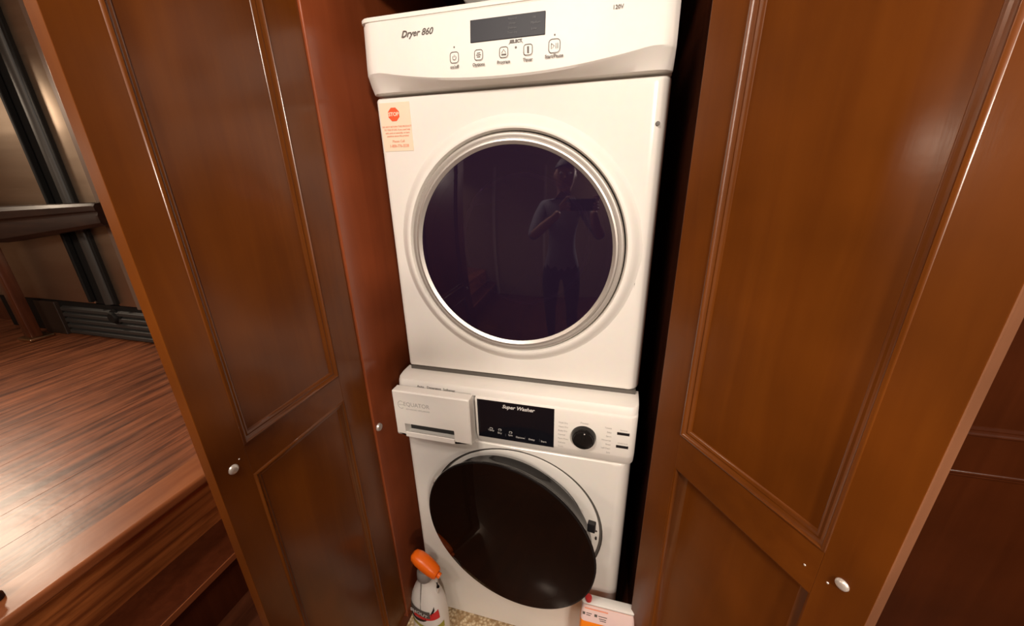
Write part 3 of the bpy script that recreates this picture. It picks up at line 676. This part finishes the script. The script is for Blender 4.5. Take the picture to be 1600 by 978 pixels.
def mark(x, l_, z, h, nm='print_line', m=None):
    bm = nb(); loft(bm, [[Vector((x, jy(z + h) - 0.0006, z + h)), Vector((x + l_, jy(z + h) - 0.0006, z + h))], [Vector((x, jy(z - h) - 0.0006, z - h)), Vector((x + l_, jy(z - h) - 0.0006, z - h))]], False)
    return obj(nm, bm, m or M_ink, lb)
mark(0.508, 0.006, 0.3735, 0.0028, 'print_mark'); mark(0.538, 0.007, 0.3735, 0.0028, 'print_mark')
for x, l_, z in ((0.517, 0.014, 0.3750), (0.517, 0.011, 0.3710), (0.548, 0.022, 0.3740), (0.550, 0.018, 0.3690), (0.552, 0.016, 0.3650)): mark(x, l_, z, 0.0008)
mark(0.512, 0.060, 0.3850, 0.0015, 'red_stripe', M_pinkp)
rings = [[Vector((x, y, z)) for x, y in rrect(JX0 + 0.004 + e, JX1 - 0.004 - e, JYC - 0.0125 + e, JYC + 0.0125 - e, 0.007)] for e, z in ((0.002, JZ1 - 0.001), (0.0, JZ1 + 0.002), (0.0, JZ1 + 0.007), (0.003, JZ1 + 0.009))]
obj('shoulder_rim', loft(nb(), rings, True, True, True), M_bottle, jug, 45)
obj('cap', lathe(nb(), [(0.0085, 0), (0.009, 0.003), (0.0085, 0.011), (0.007, 0.012)], Matrix.Translation((0.520, JYC - 0.003, JZ1 + 0.0085)), 24, True, True), M_red, jug, 40)
# --- crumpled bag lying on the dryer
bg = nb(); bmesh.ops.create_icosphere(bg, subdivisions=4, radius=1)
for v in bg.verts:
    c_ = v.co.copy(); n_ = 1 + 0.10 * math.sin(9 * c_.x + 4 * c_.z) * math.cos(7 * c_.y) + 0.05 * math.sin(21 * c_.y + 13 * c_.x)
    q = Vector([math.copysign(abs(t_) ** 0.35, t_) for t_ in c_]) * n_
    v.co = Vector((0.340 + q.x * 0.118 + 0.03 * (q.z + 1) * (-1 if q.x < 0 else 0.3), max(0.004, 0.125 + q.y * 0.110), 1.7535 + 0.048 + max(-1, q.z) * 0.048))
bo = obj('plastic_bag', bg, M_bagp, None, 60, org=(0.335, 0.16, 1.7530))
for x_, w_, z_ in ((0.262, 0.020, 1.7600), (0.296, 0.024, 1.7640), (0.345, 0.018, 1.7610)): obj('dark_print', bx(x_, x_ + w_, 0.0005, 0.006, z_, z_ + 0.005), M_ink, bo)
tag(bo, 'crumpled pale grey plastic bag lying on top of the dryer', 'bag')

# ================================================================== KITCHEN BEYOND THE STEPS
fr = empty('refrigerator', (-2.9, 1.0, RZ), 'stainless steel refrigerator with black handle channel and louvred base grille', 'refrigerator')
# the front wall is opened behind it by standing in front of it
FY = 0.700
obj('cabinet', bx(-3.70, -2.10, FY + 0.03, 0.795, RZ + 0.002, 2.38), M_char, fr)
obj('door', bx(-3.68, -2.640, FY, FY + 0.028, 0.745, 2.37, bev=0.006, seg=3), M_steel, fr, 40)
obj('door', bx(-2.422, -2.243, FY, FY + 0.028, 0.745, 2.37, bev=0.006, seg=3), M_steel, fr, 40)
obj('side_trim', bx(-2.235, -2.120, FY - 0.02, FY + 0.028, RZ + 0.24, 2.37, bev=0.003), mat('taupe_trim', (0.19, 0.13, 0.10), 0.45, metal=0.3), fr)
obj('handle_channel', bx(-2.640, -2.422, FY + 0.012, FY + 0.028, 0.745, 2.37), M_char, fr)
hb = nb(); rings = []
for z in (0.75, 2.36):
    rings.append([Vector((-2.515 + 0.034 * math.cos(t_), FY + 0.010 - 0.020 * math.sin(t_), z)) for t_ in [math.pi * q / 10 for q in range(11)]])
obj('handle', loft(hb, rings, True, True, True), M_charl, fr, 40)
obj('handle', bx(-2.655, -2.632, FY - 0.020, FY + 0.01, 0.76, 2.36, bev=0.004), M_char, fr)
obj('handle', bx(-2.430, -2.408, FY - 0.020, FY + 0.01, 0.76, 2.36, bev=0.004), M_char, fr)
gr = obj('base_grille', bx(-3.28, -2.10, FY + 0.012, FY + 0.03, RZ + 0.003, 0.738), M_char, fr)
for i in range(5):
    z = 0.535 + i * 0.040
    bm = bx(-3.00, -2.11, -0.010, 0.010, -0.011, 0.011, bev=0.002, seg=1, M=Matrix.Translation((0, FY + 0.004, z)) @ Matrix.Rotation(0.0, 4, 'X'))
    for v in bm.verts:
        if v.co.y < FY: v.co.z -= 0.008
    obj('slat', bm, M_grille, gr)
obj('filter_cap', lathe(nb(), [(0.0001, 0.020), (0.030, 0.020), (0.034, 0.016), (0.036, 0.0), (0.048, 0.0), (0.050, -0.01)], axis_m((-2.50, FY - 0.004, 0.665), YN), 28), M_char, gr, 40)
obj('grille_end', bx(-3.24, -3.03, FY - 0.012, FY + 0.014, RZ + 0.003, 0.735, bev=0.004), mat('brown_black_trim', (0.022, 0.012, 0.008), 0.5), gr)
# hand rail with its post
hr = empty('handrail', (-3.10, 0.60, RZ), 'dark wooden handrail on a post standing before the refrigerator', 'handrail')
rings = []
for x, zb, zt, w_ in ((-4.3, 1.10, 1.335, 0.05), (-2.90, 1.150, 1.352, 0.045), (-2.070, 1.255, 1.372, 0.036), (-2.050, 1.258, 1.369, 0.033)):
    h = zt - zb
    P = [(-0.6, 0.0), (-0.95, 0.12), (-1.0, 0.45), (-0.86, 0.55), (-0.86, 0.60), (-1.05, 0.66), (-1.08, 0.86), (-0.8, 0.97), (-0.5, 1.0), (0.5, 1.0), (1.0, 0.9), (1.0, 0.1), (0.6, 0.0)]
    rings.append([Vector((x, 0.60 + y * w_, zb + z * h)) for y, z in P])
obj('rail', loft(nb(), rings, True, True, True), M_dkrail, hr, 25)
obj('post', bx(-3.205, -3.130, 0.565, 0.625, RZ + 0.012, 1.14, bev=0.012), M_post, hr, 30)
obj('foot_plate', bx(-3.235, -3.095, 0.540, 0.660, RZ + 0.001, RZ + 0.022, bev=0.008), M_brass, hr, 30)
# small black and chrome door stop at the very edge of the raised floor
dsx = empty('door_stop', (-0.895, -0.530, RZ + 0.0015), 'small black door stop with a chrome cap on the edge of the raised floor', 'door stop')
obj('stop_body', lathe(nb(), [(0.020, 0), (0.020, 0.010), (0.014, 0.020), (0.012, 0.030)], Matrix.Translation((-0.895, -0.530, RZ + 0.0015)), 24, True, True), M_blackm, dsx, 40)
obj('stop_cap', lathe(nb(), [(0.014, 0), (0.015, 0.003), (0.010, 0.010), (0.0001, 0.012)], Matrix.Translation((-0.895, -0.530, RZ + 0.0315)), 24), M_chrome, dsx, 40)
# ================================================================== PHOTOGRAPHER (seen in the dryer's window)
pr = empty('person', (0.44, -1.22, FZ), 'person in a grey shirt holding up a phone, mirrored in the round dryer window', 'person')
def skin(name, pts, edges, m, parent, lev=2, root=0):
    """one continuous surface grown round connected joints (x, y, z, radius)"""
    me = bpy.data.meshes.new(name); me.from_pydata([Vector(p[:3]) - ORG[parent.name] for p in pts], edges, [])
    o = bpy.data.objects.new(name, me); C.objects.link(o)
    md_ = o.modifiers.new('skin', 'SKIN'); md_.use_smooth_shade = True
    sv = me.skin_vertices[0] if me.skin_vertices else None
    if sv is None:
        return o
    for i, p in enumerate(pts):
        r_ = p[3]; sv.data[i].radius = (r_, r_) if not isinstance(r_, tuple) else r_; sv.data[i].use_root = (i == root)
    ss = o.modifiers.new('smooth', 'SUBSURF'); ss.levels = lev; ss.render_levels = lev
    dg = bpy.context.evaluated_depsgraph_get(); ev = o.evaluated_get(dg); m2 = bpy.data.meshes.new_from_object(ev)
    bpy.data.objects.remove(o); m2.name = name
    m2.materials.clear()
    for mm in (m if isinstance(m, list) else [m]): m2.materials.append(mm)
    for p in m2.polygons: p.use_smooth = True
    o = bpy.data.objects.new(name, m2); C.objects.link(o); o.parent = parent; ORG[o.name] = ORG[parent.name]
    return o
pts = [(0.44, -1.22, 0.98, (0.125, 0.16)), (0.44, -1.205, 1.12, (0.115, 0.145)), (0.44, -1.19, 1.28, (0.12, 0.16)), (0.44, -1.175, 1.42, (0.105, 0.15)), (0.44, -1.155, 1.51, 0.055), (0.442, -1.13, 1.575, 0.050),
       (0.445, -1.115, 1.645, (0.085, 0.070)), (0.445, -1.125, 1.715, (0.095, 0.075)), (0.445, -1.13, 1.76, 0.055),
       (0.285, -1.175, 1.455, 0.058), (0.24, -1.08, 1.33, 0.047), (0.215, -0.985, 1.23, 0.040), (0.31, -0.925, 1.315, 0.036), (0.395, -0.880, 1.385, 0.025), (0.408, -0.864, 1.412, 0.024),
       (0.595, -1.175, 1.455, 0.058), (0.66, -1.09, 1.33, 0.047), (0.715, -0.99, 1.23, 0.040), (0.66, -0.915, 1.315, 0.036), (0.632, -0.850, 1.385, 0.025), (0.624, -0.832, 1.412, 0.024),
       (0.35, -1.215, 0.88, 0.088), (0.345, -1.20, 0.70, 0.075), (0.34, -1.185, 0.51, 0.055), (0.34, -1.215, 0.32, 0.050), (0.34, -1.235, 0.16, 0.036), (0.335, -1.18, 0.118, 0.034), (0.325, -1.08, 0.108, 0.024),
       (0.53, -1.215, 0.88, 0.088), (0.535, -1.20, 0.70, 0.075), (0.54, -1.185, 0.51, 0.055), (0.54, -1.215, 0.32, 0.050), (0.54, -1.235, 0.16, 0.036), (0.545, -1.18, 0.118, 0.034), (0.555, -1.08, 0.108, 0.024)]
edges = [(0, 1), (1, 2), (2, 3), (3, 4), (4, 5), (5, 6), (6, 7), (7, 8), (3, 9), (9, 10), (10, 11), (11, 12), (12, 13), (13, 14), (3, 15), (15, 16), (16, 17), (17, 18), (18, 19), (19, 20),
         (0, 21), (21, 22), (22, 23), (23, 24), (24, 25), (25, 26), (26, 27), (0, 28), (28, 29), (29, 30), (30, 31), (31, 32), (32, 33), (33, 34)]
body = skin('body', pts, edges, [M_shirt, M_skin, M_jean, M_blackm], pr)
for p in body.data.polygons:
    c_ = p.center + ORG['person']
    if c_.z > 1.525 or (c_.y > -0.955 and c_.z > 1.15): p.material_index = 1
    elif c_.z < 0.15: p.material_index = 3
    elif c_.z < 0.97: p.material_index = 2
# phone: a slab just behind the lens, held by both hands
PM = Matrix.Translation(CAM - fwd * 0.0075 + xax * 0.028 - up * 0.012) @ Matrix((xax, up, -fwd)).transposed().to_4x4()
ph = bx(-0.078, 0.078, -0.037, 0.037, -0.0042, 0.0042, bev=0.003, M=PM)
pho = obj('phone', ph, M_blackm, None, 40, org=tuple(PM.translation)); tag(pho, 'black phone held level in both hands, mirrored in the round dryer window', 'phone')
for sx_, hb_ in ((-1, Vector((0.410, -0.860, 1.417))), (1, Vector((0.622, -0.828, 1.417)))):
    for j in range(4):
        base = hb_ + Vector((0, 0, 0.004 + 0.006 * j)) * 1.0
        ex = PM @ Vector((sx_ * (0.088 - 0.001 * j), -0.030 + 0.019 * j, -0.006)); mid = PM @ Vector((sx_ * (0.094 - 0.002 * j), -0.028 + 0.018 * j, 0.010)); tip = PM @ Vector((sx_ * (0.068 - 0.003 * (j % 2)), -0.028 + 0.0185 * j, -0.0125))
        if j == 3: mid = PM @ Vector((sx_ * 0.092, 0.044, 0.008)); ex = PM @ Vector((sx_ * 0.086, 0.048, -0.003)); tip = PM @ Vector((sx_ * 0.060, 0.046, -0.004))
        skin('finger', [(*base, 0.010), (*((base + mid) / 2), 0.0095), (*mid, 0.0085), (*ex, 0.0080), (*tip, 0.0068)], [(0, 1), (1, 2), (2, 3), (3, 4)], M_skin, pr, 2)
    th1 = hb_ + Vector((0, 0.0, 0.012)); th2 = PM @ Vector((sx_ * 0.082, -0.022, 0.018)); th3 = PM @ Vector((sx_ * 0.060, -0.012, 0.015))
    skin('thumb', [(*th1, 0.012), (*((th1 + th2) / 2), 0.011), (*th2, 0.010), (*th3, 0.0085)], [(0, 1), (1, 2), (2, 3)], M_skin, pr, 2)
# face
HC = Vector((0.445, -1.12, 1.675))
hm = nb(); bmesh.ops.create_icosphere(hm, subdivisions=3, radius=1)
for v in list(hm.verts):
    q = v.co.copy()
    v.co = HC + Vector((q.x * 0.083, q.y * 0.102 - 0.010, q.z * 0.100 + 0.038))
for v in [v for v in hm.verts if v.co.z < HC.z + 0.040 and v.co.y > HC.y - 0.012 or v.co.z < HC.z - 0.02]: hm.verts.remove(v)
obj('hair', hm, M_hair, pr, 60)
for sx_ in (-1, 1):
    e_ = nb(); bmesh.ops.create_uvsphere(e_, u_segments=12, v_segments=8, radius=0.011)
    bmesh.ops.translate(e_, verts=e_.verts, vec=HC + Vector((sx_ * 0.031, 0.074, 0.010))); obj('eye', e_, M_lit, pr, 60)
    e_ = nb(); bmesh.ops.create_uvsphere(e_, u_segments=12, v_segments=8, radius=1)
    for v in e_.verts: v.co = HC + Vector((sx_ * 0.078 + v.co.x * 0.008, 0.0 + v.co.y * 0.018, v.co.z * 0.030))
    obj('ear', e_, M_skin, pr, 60)
obj('nose', loft(nb(), [[HC + Vector((a_ * math.cos(t_), 0.075 + yo + a_ * 0.9 * math.sin(t_), zo)) for t_ in [2 * math.pi * q / 10 for q in range(10)]] for a_, yo, zo in ((0.006, 0.0, 0.014), (0.009, 0.006, -0.006), (0.014, 0.011, -0.024), (0.010, 0.006, -0.032))], True, True, True), M_skin, pr, 60)
obj('mouth', tube(nb(), [HC + Vector((x_, 0.080 - abs(x_) * 0.25, -0.052)) for x_ in (-0.024, -0.012, 0, 0.012, 0.024)], [0.002, 0.005, 0.006, 0.005, 0.002], 8), mat('lips', (0.36, 0.12, 0.09), 0.5), pr, 60)
